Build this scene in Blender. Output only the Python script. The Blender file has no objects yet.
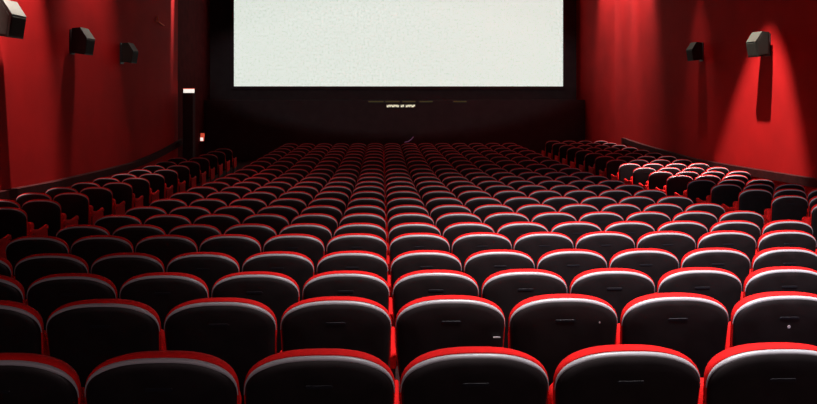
import bpy, math, random
random.seed(4)
PI = math.pi
S = bpy.context.scene
C = S.collection

# ---------------------------------------------------------------- camera, world, exposure
EYE = 2.725; F = 713.0; HOR = 90.0; YAW = math.radians(2.13)
cd = bpy.data.cameras.new('camera'); cam = bpy.data.objects.new('camera', cd); C.objects.link(cam)
cam.location = (0, 0, EYE); cam.rotation_euler = (PI/2, 0, -YAW)
cd.sensor_width = 36; cd.lens = 36*F/817; cd.shift_y = (HOR-202)/817; cd.clip_end = 200; cd.clip_start = .05
S.camera = cam
w = bpy.data.worlds.new('world'); S.world = w; w.use_nodes = True
w.node_tree.nodes['Background'].inputs[0].default_value = (.02, .006, .006, 1)
w.node_tree.nodes['Background'].inputs[1].default_value = .3
S.view_settings.view_transform = 'Standard'; S.view_settings.look = 'None'
S.view_settings.exposure = 0; S.view_settings.gamma = 1; S.view_settings.use_curve_mapping = False
S.cycles.use_denoising = True
S.cycles.max_bounces = 6; S.cycles.sample_clamp_indirect = 3

def spot(name, loc, aim, deg, watts, col=(1, .93, .85), blend=.3, r=.05):
    l = bpy.data.lights.new(name, 'SPOT'); l.energy = watts; l.spot_size = math.radians(deg); l.spot_blend = blend
    l.color = col; l.shadow_soft_size = r
    o = bpy.data.objects.new(name, l); C.objects.link(o); o.location = loc
    d = [aim[i]-loc[i] for i in range(3)]
    import mathutils
    o.rotation_euler = mathutils.Vector(d).to_track_quat('-Z', 'Y').to_euler()
    return o
def area(name, loc, aim, sx, sy, watts, col):
    l = bpy.data.lights.new(name, 'AREA'); l.shape = 'RECTANGLE'; l.size = sx; l.size_y = sy; l.energy = watts; l.color = col
    o = bpy.data.objects.new(name, l); C.objects.link(o); o.location = loc
    import mathutils
    o.rotation_euler = mathutils.Vector([aim[i]-loc[i] for i in range(3)]).to_track_quat('-Z', 'Y').to_euler()
    return o
# house lights over the rows
spot('house_downlight', (1.5, 2.3, 8.0), (2.9, 4.8, 1.5), 74, 6200, (1, .93, .92), 1.0, .25)
spot('house_downlight', (1.0, 9.0, 8.6), (1.0, 10.0, 1), 80, 700, (1, .9, .86), 1.0, .25)
# bluish booth spill on the right half; added flat fill lifts the black front wall
spot('booth_light', (.7, -2.6, 6.9), (3.6, 6.4, 1.4), 36, 1000, (.66, .66, 1), 1.0, .2)
o = spot('front_wall_fill', (.6, -2.8, 6.5), (.6, 28.9, 3.5), 31, 3600, (1, .86, .88), .35, .1); o.scale = (1, .34, 1)
# wall washers, tucked close to the walls and tilted at them
spot('wall_washer', (-5.55, 10.1, 7.9), (-6.0, 10.1, 6.9), 54, 5800, (1, .9, .85), .25, .04)
spot('wall_washer', (-5.5, 11.0, 7.9), (-6.0, 11.05, 7.2), 74, 6400, (1, .9, .85), .2, .04)
spot('wall_washer', (-5.2, 14.7, 7.9), (-6.0, 14.8, 5.0), 54, 1300, (1, .9, .85), 1.0, .2)
spot('wall_washer', (-5.75, 20.8, 8.6), (-6.0, 20.72, 6.2), 8, 13000, (1, .9, .85), .8, .02)
spot('wall_washer', (6.86, 14.35, 7.8), (6.95, 15.3, 1), 40.5, 8200, (1, .9, .85), .4, .04)
spot('wall_washer', (7.3, 18.2, 7.8), (8.0, 18.3, 1.6), 28, 800, (1, .9, .85), 1.0, .04)
spot('wall_washer', (7.75, 22.3, 9.2), (8.25, 22.3, 7.5), 42, 6600, (1, .9, .85), .8, .25)
spot('wall_washer', (7.75, 23.9, 9.2), (8.25, 23.9, 7.5), 42, 6600, (1, .9, .85), .8, .25)
spot('wall_washer', (7.65, 25.6, 9.2), (8.15, 25.6, 7.5), 42, 4400, (1, .9, .85), .8, .25)
area('seat_back_fill', (1, -3.0, 4.6), (1, 6, .6), 6, 1.2, 90, (1, .74, .76))  # added fill without a real source, brightens the nearest seat backs

# ---------------------------------------------------------------- materials
def mat(name, col, rough=.6, spec=.5, noise=None, bump=None, emit=None, metal=0, sheen=0):
    m = bpy.data.materials.new(name); m.use_nodes = True; nt = m.node_tree; N = nt.nodes; L = nt.links
    b = N['Principled BSDF']; b.inputs['Base Color'].default_value = (*col, 1); b.inputs['Roughness'].default_value = rough
    b.inputs['Specular IOR Level'].default_value = spec; b.inputs['Metallic'].default_value = metal
    if sheen: b.inputs['Sheen Weight'].default_value = sheen
    tc = N.new('ShaderNodeTexCoord')
    if noise:
        sc, lo, hi = noise
        n = N.new('ShaderNodeTexNoise'); n.inputs['Scale'].default_value = sc; n.inputs['Detail'].default_value = 5
        L.new(tc.outputs['Object'], n.inputs['Vector'])
        r = N.new('ShaderNodeMapRange'); r.inputs['From Min'].default_value = .3; r.inputs['From Max'].default_value = .7
        r.inputs['To Min'].default_value = lo; r.inputs['To Max'].default_value = hi
        L.new(n.outputs['Fac'], r.inputs['Value'])
        x = N.new('ShaderNodeVectorMath'); x.operation = 'SCALE'; x.inputs[0].default_value = col
        L.new(r.outputs['Result'], x.inputs['Scale']); L.new(x.outputs[0], b.inputs['Base Color'])
        if emit: L.new(x.outputs[0], b.inputs['Emission Color'])
    if bump:
        sc, st = bump
        n = N.new('ShaderNodeTexNoise'); n.inputs['Scale'].default_value = sc; n.inputs['Detail'].default_value = 3
        L.new(tc.outputs['Object'], n.inputs['Vector'])
        u = N.new('ShaderNodeBump'); u.inputs['Strength'].default_value = st; u.inputs['Distance'].default_value = .01
        L.new(n.outputs['Fac'], u.inputs['Height']); L.new(u.outputs[0], b.inputs['Normal'])
    if emit:
        if not noise: b.inputs['Emission Color'].default_value = (*col, 1)
        b.inputs['Emission Strength'].default_value = emit
    return m
M = dict(
    red=mat('red_velour', (.62, .0085, .0085), .8, .12, (60, .9, 1.08), (220, .25)),
    shell=mat('black_plastic', (.0085, .0062, .0068), .45, .3, (14, .8, 1.3), (400, .12)),
    rim=mat('rim_highlight', (.34, .34, .365), .38, .5),  # pale colour stands in for the light caught by the black shell edge
    plate=mat('grey_plate', (.010, .010, .014), .5, .25),
    frame=mat('dark_frame', (.03, .02, .02), .5, .5),
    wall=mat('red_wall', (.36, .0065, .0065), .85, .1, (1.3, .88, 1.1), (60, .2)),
    rail=mat('dark_red_rail', (.035, .005, .005), .8, .1, (8, .7, 1.3)),
    black=mat('black_cloth', (.055, .045, .047), .95, .05, (3, .9, 1.1)),
    floor=mat('dark_carpet', (.03, .012, .012), .95, .1, (40, .6, 1.4), (200, .5)),
    recess=mat('recess_shade_red', (.07, .009, .010), .95, .05, (3, .8, 1.2)),  # wall red darkened to carry the shade of the recess
    speaker=mat('speaker_cabinet', (.012, .010, .007), .6, .3, (9, .9, 1.1)),
    baffle=mat('baffle_lit', (.11, .11, .095), .7, .3, (30, .9, 1.1)),  # sloped face painted paler for the light falling on it from above
    baffle_dim=mat('dim_lit_baffle', (.035, .034, .026), .7, .2, (30, .9, 1.1)),  # darker copy for the right speakers, whose slopes are less brightly lit
    grille=mat('speaker_grille', (.02, .02, .014), .8, .2, (80, .6, 1.3)),
    screen=mat('screen_glow', (.745, .80, .735), 1, 0, None, None),
    white=mat('lamp_white', (1, .93, .85), .5, .3, emit=1.0),
    redlamp=mat('lamp_red', (1, .12, .06), .5, .3, emit=.55),
    sign=mat('sign_glow', (.62, .6, .48), .5, .3, emit=.85),
    signdim=mat('sign_dim', (.09, .08, .02), .5, .3, emit=.22),
    orange=mat('orange_wire', (.9, .12, .02), .5, .3),
    violet=mat('violet_ribbon', (.45, .25, .55), .5, .3, emit=.1),  # faint glow put into the strand, which is no lamp
    sticker=mat('pale_sticker', (.7, .7, .72), .5, .3),
)
m = M['screen']; nt = m.node_tree; b = nt.nodes['Principled BSDF']; b.inputs['Base Color'].default_value = (.3, .3, .3, 1)
tc = nt.nodes['Texture Coordinate']; n = nt.nodes.new('ShaderNodeTexNoise'); n.inputs['Scale'].default_value = 12; n.inputs['Detail'].default_value = 4; n.inputs['Roughness'].default_value = .8
cr = nt.nodes.new('ShaderNodeValToRGB'); cr.color_ramp.elements[0].position = .3; cr.color_ramp.elements[0].color = (.50, .56, .49, 1)
cr.color_ramp.elements[1].position = .7; cr.color_ramp.elements[1].color = (.93, .99, .92, 1)
nt.links.new(tc.outputs['Object'], n.inputs['Vector']); nt.links.new(n.outputs['Fac'], cr.inputs['Fac'])
nt.links.new(cr.outputs['Color'], b.inputs['Emission Color']); b.inputs['Emission Strength'].default_value = 1

# ---------------------------------------------------------------- helpers
class MB:
    def __init__(s): s.v = []; s.f = []
    def add(s, v, f):
        k = len(s.v); s.v += [tuple(p) for p in v]; s.f += [tuple(i+k for i in q) for q in f]; return s
    def box(s, x0, x1, y0, y1, z0, z1):
        return s.add([(x, y, z) for z in (z0, z1) for y in (y0, y1) for x in (x0, x1)],
                     [(0, 2, 3, 1), (4, 5, 7, 6), (0, 1, 5, 4), (1, 3, 7, 5), (3, 2, 6, 7), (2, 0, 4, 6)])
    def rings(s, R, cap0=True, cap1=True, closed=True):
        n = len(R[0]); v = [p for r in R for p in r]; f = []
        for i in range(len(R)-1):
            for j in range(n if closed else n-1):
                a = i*n+j; b_ = i*n+(j+1) % n
                f.append((a, b_, b_+n, a+n))
        if cap0: f.append(tuple(range(n-1, -1, -1)))
        if cap1: f.append(tuple((len(R)-1)*n+j for j in range(n)))
        return s.add(v, f)
    def tube(s, pts, r, n=6):
        import mathutils
        R = []
        for i, p in enumerate(pts):
            a = mathutils.Vector(pts[max(i-1, 0)]); b_ = mathutils.Vector(pts[min(i+1, len(pts)-1)])
            q = (b_-a).to_track_quat('Z', 'Y'); P = mathutils.Vector(p)
            R.append([tuple(P+q @ mathutils.Vector((r*math.cos(2*PI*k/n), r*math.sin(2*PI*k/n), 0))) for k in range(n)])
        return s.rings(R)
    def mesh(s, name, m, smooth=False):
        me = bpy.data.meshes.new(name); me.from_pydata(s.v, [], s.f); me.update()
        import bmesh
        bm = bmesh.new(); bm.from_mesh(me); bmesh.ops.recalc_face_normals(bm, faces=bm.faces); bm.to_mesh(me); bm.free()
        me.materials.append(m)
        if smooth:
            me.polygons.foreach_set('use_smooth', [True]*len(me.polygons))
            try: me.set_sharp_from_angle(angle=math.radians(50))
            except Exception: pass
        return me
    def build(s, name, m, parent=None, smooth=False):
        return link(name, s.mesh(name, m, smooth), parent)
def link(name, me, parent=None, loc=(0, 0, 0)):
    o = bpy.data.objects.new(name, me); C.objects.link(o); o.location = loc
    if parent: o.parent = parent
    return o
def tag(o, label=None, cat=None, group=None, kind=None):
    if label: o['label'] = label
    if cat: o['category'] = cat
    if group: o['group'] = group
    if kind: o['kind'] = kind
    return o
def thing(name, label, cat, loc, rz=0, group=None):
    o = bpy.data.objects.new(name, None); C.objects.link(o); o.location = loc; o.rotation_euler = (0, 0, rz); o.empty_display_size = .1
    return tag(o, label, cat, group)
def ratio(x): return math.tan(math.atan((x-408.5)/F)+YAW)          # X/Y of an image column
def depth(X, Y): return X*math.sin(YAW)+Y*math.cos(YAW)
def zat(y, X, Y): return EYE-(y-HOR)/F*depth(X, Y)

# floor profile (measured from the rows of seat tops)
HK = [(-3, .40), (0, .67), (2.63, .946), (3.55, 1.022), (4.51, 1.138), (5.47, 1.230), (6.43, 1.290), (7.39, 1.376), (8.35, 1.441), (9.31, 1.502),
      (10.27, 1.550), (11.23, 1.590), (12.19, 1.634), (13.15, 1.678), (14.11, 1.712), (15.07, 1.745), (16.03, 1.765), (17, 1.775), (30, 1.775)]
TOP = .942
def floor_z(Y):
    for (a, ha), (b_, hb) in zip(HK, HK[1:]):
        if Y <= b_: return EYE-TOP-(ha+(hb-ha)*(Y-a)/(b_-a))
    return EYE-TOP-HK[-1][1]

# ---------------------------------------------------------------- the setting
CEIL = 9.4
g = MB(); R = []
for Y in [-3.2]+[y for y, _ in HK[1:-1]]+[29.2]:
    R.append([(-7.3, Y, floor_z(Y)), (8.7, Y, floor_z(Y)), (8.7, Y, floor_z(Y)-.2), (-7.3, Y, floor_z(Y)-.2)])
tag(g.rings(R).build('floor', M['floor']), 'dark sloping auditorium floor under the rows of seats', kind='structure')
tag(MB().box(-7.3, 8.7, -3.2, 29.2, CEIL, CEIL+.2).build('ceiling', M['black']), 'black auditorium ceiling', kind='structure')
def wall(name, poly, out, m, label):
    g = MB(); R = []
    for (x, y) in poly: R.append([(x, y, -.3), (x, y, CEIL), (x+out, y, CEIL), (x+out, y, -.3)])
    return tag(g.rings(R).build(name, m), label, kind='structure')
LX = -6.0; RX = 8.25
wall('wall_left', [(LX, -3.2), (LX, 21.2)], -.3, M['wall'], 'red side wall washed by lamps, on the left')
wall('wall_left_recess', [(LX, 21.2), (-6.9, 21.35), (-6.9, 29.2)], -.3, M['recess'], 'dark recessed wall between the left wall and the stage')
wall('wall_right', [(RX, -3.2), (RX, 25), (7.95, 28.9), (7.95, 29.2)], .3, M['wall'], 'red side wall washed by lamps, on the right')
tag(MB().box(-7.3, 8.7, 28.9, 29.2, -.3, CEIL).build('wall_front', M['black']), 'black masking wall around the screen', kind='structure')
tag(MB().box(-7.3, 8.7, -3.4, -3.2, -.3, CEIL).build('wall_back', M['black']), 'black wall behind the viewer', kind='structure')
# low black stage front under the screen
tag(MB().box(-6.88, 8.02, 27.9, 28.88, floor_z(28)-.05, 2.33).build('trim_1', M['black']), 'low black stage front below the screen', kind='structure')
# dado rails along both side walls
def rail(name, wx, side, pts, label, h=.15):
    P = []
    for x, y in pts:
        Y = wx/ratio(x); P.append((Y, zat(y, wx, Y)))
    P.sort(); Y0, z0 = P[0]; off = z0-floor_z(Y0)
    P = [(Y, floor_z(Y)+off) for Y in (-3, 0, 3, 6, 9, 11) if Y < Y0-.5]+P
    R = [[(wx+.02*side, Y, z), (wx-.11*side, Y, z-.01), (wx-.11*side, Y, z-h), (wx+.02*side, Y, z-h)] for Y, z in P]
    return tag(MB().rings(R).build(name, M['rail']), label, kind='structure'), P
_, PL = rail('trim_2', LX, -1, [(0, 190.3), (50, 181), (100, 169.7), (131, 162), (149.5, 154.8), (162, 149), (177, 140.6), (182, 138.5)], 'dark rail sloping along the left red wall')
_, PR = rail('trim_3', RX, 1, [(817, 178), (750, 167.5), (699, 159), (674, 152.3), (655.7, 147.3), (641, 143), (626, 138)], 'dark rail sloping along the right red wall', .17)
Y, z = PR[-1]
tag(MB().box(RX-.12, RX+.02, Y-.03, Y+.12, floor_z(Y), z).build('trim_4', M['rail']), 'end post of the dark rail on the right wall', kind='structure')

# ---------------------------------------------------------------- screen and the writing below it
SY = 28.6
def ximg(x, Y): return ratio(x)*Y
scr = thing('movie_screen', 'large blank white cinema screen glowing on the black front wall', 'screen', (ximg(398.5, SY), SY, 0))
x0 = ximg(234, SY)-scr.location.x; x1 = ximg(563, SY)-scr.location.x; zb = zat(86.3, 0, SY)
MB().box(x0, x1, 0, .03, zb, zb+5.6).build('screen_surface', M['screen'], scr)
fr = MB(); fr.box(x0-.12, x0, -.02, .1, zb-.12, zb+5.72); fr.box(x1, x1+.12, -.02, .1, zb-.12, zb+5.72)
fr.box(x0, x1, -.02, .1, zb-.12, zb); fr.box(x0, x1, -.02, .1, zb+5.6, zb+5.72); fr.box(x0, x1, .03, .3, zb, zb+5.6)
fr.build('screen_frame', M['black'], scr)

SGY = 27.9
sg = thing('lit_sign', 'small pale lit lettered sign on the black stage front', 'sign', (ximg(401, SGY), SGY-.04, zat(106, 0, SGY)))
MB().box(-.60, .60, 0, .04, -.09, .09).build('sign_board', M['black'], sg)
px = SGY/F
def word(x0, x1, n):                                         # too small to read: upright glowing strokes, as in the photograph
    for i in range(n):
        a = (x0+(x1-x0)*i/n-401)*px; b_ = (x0+(x1-x0)*(i+.86)/n-401)*px
        g = MB(); h = .046
        g.box(a, a+(b_-a)*.34, -.012, 0, -h, h); g.box(b_-(b_-a)*.3, b_, -.012, 0, -h*(1 if i % 2 else .2), h)
        g.box(a, b_, -.012, 0, h*.5, h) if i % 3 else g.box(a, b_, -.012, 0, -h, -h*.4)
        g.box(a, b_, -.012, 0, -h*.25, h*.25)
        g.build('letter', M['sign'], sg)
word(386.8, 399.2, 7); word(400.8, 404.2, 2); word(405.8, 415.2, 5)
for i, (a, b_, lab) in enumerate([(368, 384, 'dim olive strip above the lit sign, farthest left of the faint strips'), (385, 400, 'dim olive strip directly above the start of the lit sign'),
                             (402, 416, 'dim olive strip directly above the end of the lit sign'), (419, 433, 'dim olive strip just past the end of the lit sign'),
                             (453, 467, 'dim olive strip standing alone right of the lit sign')]):
    xa = ximg(a, SGY); xb = ximg(b_, SGY)
    t = thing('glow_strip', lab, 'sign', ((xa+xb)/2, SGY-.02, zat(101.6, 0, SGY)), group='faint strips above the sign')
    MB().box(-(xb-xa)/2, (xb-xa)/2, 0, .02, -.035, .035).build('strip_housing', M['frame'], t)
    MB().box(-(xb-xa)/2+.02, (xb-xa)/2-.02, -.008, 0, -.025, .025).build('strip_diffuser', M['signdim'], t)

# black column with a lamp on it, small lamps near the stage
cx = (ximg(184, 21.1)+ximg(194, 21.1))/2
zt = zat(93.5, cx, 21.1)
t = thing('black_column', 'tall narrow black column against the end of the left wall', 'column', (cx, 21.1, floor_z(21.1)))
MB().box(-.145, .145, -.14, .14, 0, zt-floor_z(21.1)).build('column_body', M['black'], t)
MB().box(-.17, .17, -.17, .17, 0, .12).build('column_base', M['frame'], t)
t = thing('column_lamp', 'small bright white lamp on top of the black column', 'lamp', (cx, 21.1, zt))
g = MB(); g.rings([[(-.14, -.1, .02), (.13, -.1, .0), (.13, .1, .0), (-.14, .1, .02)], [(-.14, -.1, .16), (.02, -.1, .15), (.02, .1, .15), (-.14, .1, .16)]]) if 0 else g.box(-.135, .13, -.1, .1, .02, .13)
g.build('lamp_glass', M['white'], t); MB().box(-.145, .14, -.11, .11, 0, .02).build('lamp_base', M['frame'], t)
MB().box(-.145, .14, -.105, .11, .13, .15).build('lamp_cap', M['redlamp'], t)
ly = 27.2; lx = -6.86
t = thing('exit_lamp', 'small red lamp low on the recessed wall left of the stage', 'lamp', (ximg(202, ly), ly, zat(137, -6.8, ly)))
MB().rings([[(.075*math.cos(a)+(.02 if z > 0 else 0), .05*math.sin(a), z) for a in [k*PI/5 for k in range(10)]] for z in (-.15, -.1, .05, .14)]).build('lamp_glass', M['redlamp'], t, True)
MB().box(-.11, .08, .04, .07, -.19, .18).build('lamp_backplate', M['frame'], t)
MB().rings([[(.06*math.cos(a), .04*math.sin(a)-.02, z) for a in [k*PI/5 for k in range(10)]] for z in (-.14, -.02)]).build('lamp_bulb', M['white'], t, True)
g = MB(); MBx = ximg(207.5, 28.85)
g.rings([[(MBx+.035*math.cos(a), 28.86+dy, zat(103, -6.9, 28.8)+.035*math.sin(a)) for a in [k*PI/4 for k in range(8)]] for dy in (0, .05)])
tag(g.build('indicator_light', M['sticker']), 'tiny pale indicator light on the black wall above the exit lamp', 'light')

# marks on left wall / last row
def at(x, y, X=None, Y=None):
    if Y is None: Y = X/ratio(x)
    else: X = ratio(x)*Y
    return (X, Y, zat(y, X, Y))
wv = thing('orange_wire', 'thin orange forked wire high on the dark part of the left wall', 'wire', at(157, 21, LX+.02))
o = wv.location
rel = lambda p: tuple(p[i]-o[i] for i in range(3))
MB().tube([rel(at(157.5, 16, LX+.03)), rel(at(157.5, 20, LX+.04)), rel(at(156, 21.5, LX+.03))], .018).build('wire_stem', M['orange'], wv)
MB().tube([rel(at(157, 20.5, LX+.03)), rel(at(160, 23, LX+.04)), rel(at(164, 25.5, LX+.03))], .018).build('wire_branch', M['orange'], wv)

# ---------------------------------------------------------------- wall speakers
def speaker(label, X, side, xi, yi, sc=1.0):
    """profile in (u = out of the wall, v = up); runs along the wall"""
    Y = (X-.3*side)/ratio(xi); z = zat(yi, X, Y)
    t = thing('wall_speaker', label, 'speaker', (X, Y, z), 0, 'surround speakers on the red side walls')
    prof = [(.10, .29), (.27, .31), (.42, .07), (.37, -.29), (.10, -.25)]
    L = .23
    g = MB(); g.rings([[(-side*u*sc, y, v*sc) for u, v in prof] for y in (-L*sc, L*sc)]); g.build('speaker_body', M['speaker'], t)
    def plate(name, m, pts, e=.012):
        MB().rings([[(-side*u*sc, y, v*sc) for u, v in pts] for y in (-(L-e)*sc, (L-e)*sc)]).build(name, m, t)
    plate('speaker_baffle', M['baffle' if side < 0 else 'baffle_dim'], [(.274, .312), (.268, .30), (.418, .065), (.426, .074)], .004)
    plate('speaker_grille', M['grille'], [(.425, .04), (.43, .035), (.383, -.255), (.375, -.26)], .02)
    for s in (-1, 1):
        pn = [(.13, .25), (.25, .27), (.38, .06), (.34, -.25), (.13, -.215)]
        MB().rings([[(-side*u*sc, y, v*sc) for u, v in pn] for y in (s*L*sc, s*(L+.006)*sc)]).build('side_panel', M['speaker'], t)
    b_ = MB(); b_.box(-side*.12, side*.01, -.06, .06, -.2, .2).box(-side*.02, side*.01, -.1, .1, -.24, .24)
    b_.build('wall_bracket', M['frame'], t)
    return t
speaker('large grey wedge speaker on the left red wall, nearest the viewer', LX, -1, 12, 20, .97)
speaker('middle grey wedge speaker on the left red wall', LX, -1, 87.5, 42, .87)
speaker('smallest grey wedge speaker on the left red wall, nearest the screen', LX, -1, 134.5, 53.5, .78)
speaker('small dark wedge speaker on the right red wall, nearer the screen', RX, 1, 690.5, 52, .8)
speaker('larger dark wedge speaker on the right wall above its long shadow', RX, 1, 754.5, 45, .9)

# ---------------------------------------------------------------- cinema seats
P = .56
HW = .270; DR = .145; NE = 2.55; REC = math.tan(math.radians(9))
def outline(inset=0, zlow=.38, top=TOP, n=22, hw=HW):
    """closed outline of the back: top arc from right widest point to left one, then the lower sides"""
    pts = []
    a_ = hw-inset; b_ = DR-inset; zc = top-DR
    for i in range(n+1):
        t = PI*i/n; c, s_ = math.cos(t), math.sin(t)
        pts.append((math.copysign(abs(c)**(2/NE), c)*a_, zc+abs(s_)**(2/NE)*b_))
    lo = zlow+inset
    pts += [(-a_+.006, .66), (-a_+.03, lo+.03), (-a_+.06, lo), (a_-.06, lo), (a_-.03, lo+.03), (a_-.006, .66)]
    return pts
def lean(x, y, z): return (x, y-(z-.42)*REC, z)
def slab(layers, zlow, top=TOP, taper=0):
    R = []
    for y, ins in layers:
        ring = []
        for j, (x, z) in enumerate(outline(ins, zlow, top)):
            k_ = math.sin(PI*j/22)**.8 if j <= 22 else 0
            ring.append(lean(x, y*(1-taper*(1-k_)), z))
        R.append(ring)
    return R
g = MB().rings(slab([(-.001, .004), (-.014, .012), (-.0185, .017), (-.024, .04), (-.030, .10)], .36)); shell_me = g.mesh('back_shell', M['shell'], True)
g = MB().rings(slab([(-.001, .006), (.008, -.001), (.030, -.002), (.055, .004), (.07, .02), (.075, .06)], .44, TOP+.0105, .5)); cush_me = g.mesh('back_cushion', M['red'], True)
# shell rim with its highlight painted in pale: a quarter-round bead along the top arc of the shell
A0 = outline(0, .38, TOP, 28)[:29]; R = []
for i, (x, z) in enumerate(A0):
    a = A0[max(i-1, 0)]; b_ = A0[min(i+1, 28)]
    tx, tz = b_[0]-a[0], b_[1]-a[1]; l = math.hypot(tx, tz); nx, nz = -tz/l, tx/l
    if nx*x+nz*(z-.6) < 0: nx, nz = -nx, -nz
    q = .1+.6*min(1, math.sin(PI*i/28)*1.35)
    ring = []
    for dn, dy in ((.001, -.001), (.001, -.006), (-.0015, -.012), (-.006, -.0175), (-.012, -.021), (-.019, -.0215), (-.019, -.010)):
        ring.append(lean(x+nx*dn*q, dy*q, z+nz*dn*q))
    R.append(ring)
rim_me = MB().rings(R).mesh('shell_rim', M['rim'], True)
# tip-up seat cushion
def rrect(w_, h_, r, n=3):
    p = []
    for cx_, cz_, a0 in ((w_-r, h_-r, 0), (-w_+r, h_-r, 90), (-w_+r, -h_+r, 180), (w_-r, -h_+r, 270)):
        for k in range(n+1):
            a = math.radians(a0+90*k/n); p.append((cx_+r*math.cos(a), cz_+r*math.sin(a)))
    return p
R = [[(x, y+.12+(z)*.2, z+.55) for x, z in rrect(.225-i, .16-i, .05)] for y, i in ((0, .02), (.012, 0), (.09, 0), (.105, .02))]
seat_me = MB().rings(R).mesh('seat_cushion', M['red'], True)
# padded arm with a dip in its top
def arm(w_):
    R = []
    for y, zt_ in ((.015, .625), (.04, .645), (.12, .635), (.24, .612), (.36, .625), (.44, .64), (.475, .625)):
        R.append([(-w_, y, zt_-.055), (-w_, y, zt_-.008), (-w_*.6, y, zt_), (w_*.6, y, zt_), (w_, y, zt_-.008), (w_, y, zt_-.055)])
    return MB().rings(R)
arm_me = arm(.016).mesh('arm_pad', M['red'], True)
g = MB().box(-.012, .012, .03, .40, .10, .572).box(-.03, .03, .06, .42, .0, .10).box(-.24, .0, .10, .16, .38, .42)
frame_me = g.mesh('side_frame', M['frame'])
g = MB(); R = [[(sx*.016, y, z) for y, z in ((.03, .33), (.44, .36), (.46, .45), (.45, .572), (.03, .572))] for sx in (-1, 1)]
panel_me = MB().rings(R).mesh('end_panel', M['red'])
g = MB(); g.rings([[lean(x, -.029-d, z+.835) for x, z in rrect(.05-d, .007-d*.5, .004, 1)] for d in (0, .003)]); plate_me = g.mesh('number_plate', M['plate'])
PARTS = [('back_shell', shell_me), ('shell_rim', rim_me), ('back_cushion', cush_me), ('seat_cushion', seat_me), ('arm_pad', arm_me), ('side_frame', frame_me), ('number_plate', plate_me)]
rimlab = 'edge of the black seat back with a painted pale highlight'
def parts_for(root, right_end, left_end, is_left_first):
    for nm, me in PARTS:
        o_ = link(nm, me, root)
        if nm in ('arm_pad', 'side_frame'): o_.location.x = P/2
        if nm == 'shell_rim': o_['label'] = rimlab
    if is_left_first:
        link('arm_pad', arm_me, root, (-P/2, 0, 0)); f_ = link('side_frame', frame_me, root, (-P/2, 0, 0)); f_.scale.x = -1
    if right_end: link('end_panel', panel_me, root, (P/2, 0, 0))
    if left_end: link('end_panel', panel_me, root, (-P/2, 0, 0))

ORD = ['first', 'second', 'third', 'fourth', 'fifth', 'sixth', 'seventh', 'eighth', 'ninth', 'tenth', 'eleventh', 'twelfth', 'thirteenth', 'fourteenth',
       'fifteenth', 'sixteenth', 'seventeenth', 'eighteenth', 'nineteenth', 'twentieth', 'twentyfirst', 'twentysecond', 'twentythird', 'twentyfourth']
SEAM = .056; D0 = 2.592; PITCH = .96
stuff = []; count = 0; special = {}
for k in range(24):
    Y = D0+PITCH*k+(.04 if k == 0 else 0); z = floor_z(Y); row = []
    if k < 23:
        for i in range(-6, 8): row.append((SEAM+P*(i+.5), 'main', i))
    if k >= 6 and k < 21:
        row += ([(-5.35, 'left', 1)] if k < 18 else [])+[(-4.79, 'left', 0)]
    if k >= 6:
        for j in range(3 if k < 13 else 4): row.append((5.96+P*j, 'right', j))
    for X, blk, i in row:
        dd = depth(X, Y); xi = 408.5+F*(X*math.cos(YAW)-Y*math.sin(YAW))/dd
        hwpx = F*.28/dd
        if xi+hwpx < -hwpx*1.2 or xi-hwpx > 817+hwpx*1.2: continue
        right_end = (blk == 'main' and i == 7) or (blk == 'left' and i == 0)
        left_end = (blk == 'main' and i == -6) or (blk == 'right' and i == 0)
        first = left_end or (blk == 'left' and i == 1)
        if k >= 18: stuff.append((X, Y, z, right_end, left_end)); continue
        if blk == 'main':
            look = 'bright-rimmed' if (k < 9 and X > .3) else ('dimly rimmed' if (k > 11 or X < -2 or (k < 2 and X < -1)) else 'red-rimmed')
            pos = f'{ORD[i] if i >= 0 else ORD[-i-1]} seat {"right" if i >= 0 else "left"} of the centre gap'
        elif blk == 'left':
            look = 'dark-backed'; pos = 'beside the left wall' if i == 1 else 'at the left aisle'
        else:
            look = 'dark-backed'; pos = ['at the right aisle', 'one in from the right aisle', 'two in from the right aisle', 'three in from the right aisle'][i]
        lab = f'{look} cinema seat, {ORD[k]} row from viewer, {pos}'
        rt = thing('cinema_seat', lab, 'seat', (X, Y, z), 0, 'empty cinema seats in rows')
        parts_for(rt, right_end, left_end, first); count += 1
        special[(k, blk, i)] = rt
print('individual seats', count, 'far seats', len(stuff))
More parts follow.
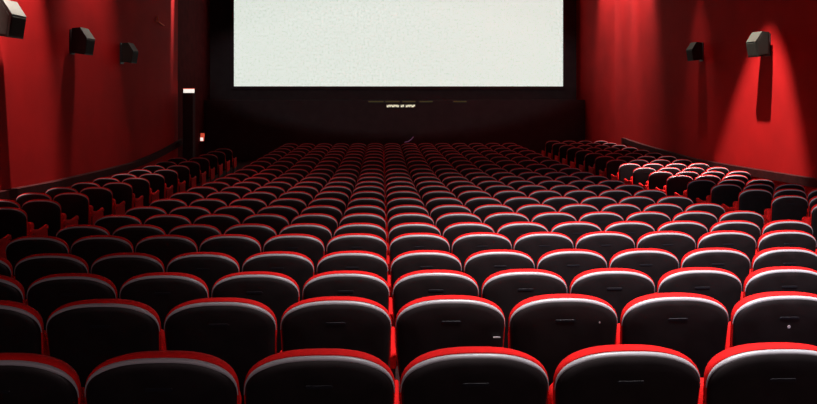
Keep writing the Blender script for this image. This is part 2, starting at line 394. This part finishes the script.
# the far rows, past the three hundred nearest seats: joined, same shapes
fs = MB(); 
groups = {'red': MB(), 'shell': MB(), 'rim': MB(), 'frame': MB()}
srcs = [(shell_me, 'shell'), (rim_me, 'rim'), (cush_me, 'red'), (seat_me, 'red'), (arm_me, 'red'), (frame_me, 'frame')]
cache = [( [tuple(v.co) for v in me.vertices], [tuple(p.vertices) for p in me.polygons], key, me) for me, key in srcs]
pc = ([tuple(v.co) for v in panel_me.vertices], [tuple(p.vertices) for p in panel_me.polygons])
allm = MB(); mi = []; order = ['red', 'shell', 'rim', 'frame']
for X, Y, z, re_, le_ in stuff:
    for vs, fs_, key, me in cache:
        dx = P/2 if me in (arm_me, frame_me) else 0
        allm.add([(a+X+dx, b_+Y, c+z) for a, b_, c in vs], fs_); mi += [order.index(key)]*len(fs_)
    for flag, s_ in ((re_, 1), (le_, -1)):
        if flag:
            allm.add([(a+X+s_*P/2, b_+Y, c+z) for a, b_, c in pc[0]], pc[1]); mi += [0]*len(pc[1])
me = bpy.data.meshes.new('distant_seats'); me.from_pydata(allm.v, [], allm.f)
for key in order: me.materials.append(M[key])
me.polygons.foreach_set('material_index', mi); me.polygons.foreach_set('use_smooth', [True]*len(mi)); me.update()
try: me.set_sharp_from_angle(angle=math.radians(50))
except Exception: pass
tag(link('distant_seats', me), 'dim farthest rows of red and black seats below the screen', 'seats', kind='stuff')

# small marks on the backs of three seats, and a violet ribbon on the last row
def mark(key, name, dx, zz, w_, h_, label):
    rt = special.get(key)
    if not rt: return
    g = MB(); g.rings([[lean(x+dx, -.030-d, z+zz) for x, z in rrect(w_, h_, min(w_, h_)*.9, 2)] for d in (0, .003)])
    g.build(name, M['sticker'], rt)['label'] = label
mark((1, 'main', 3), 'sticker', .0, .79, .008, .008, 'small round white sticker')
mark((1, 'main', 0), 'scuff', .225, .755, .018, .003, 'pale scuff mark')
mark((1, 'main', 1), 'scuff', .17, .825, .003, .004, 'tiny pale speck')
Yv = D0+PITCH*22
a = at(404.5, 142.3, Y=Yv-.09); vr = thing('violet_ribbon', 'thin violet ribbon curling over a seat in the farthest row', 'ribbon', a)
o = vr.location
MB().tube([(0, 0, 0), rel(at(408, 141.6, Y=Yv-.09)), rel(at(411, 139.6, Y=Yv-.07)), rel(at(413.5, 136.8, Y=Yv-.05))], .014).build('ribbon_strand', M['violet'], vr)
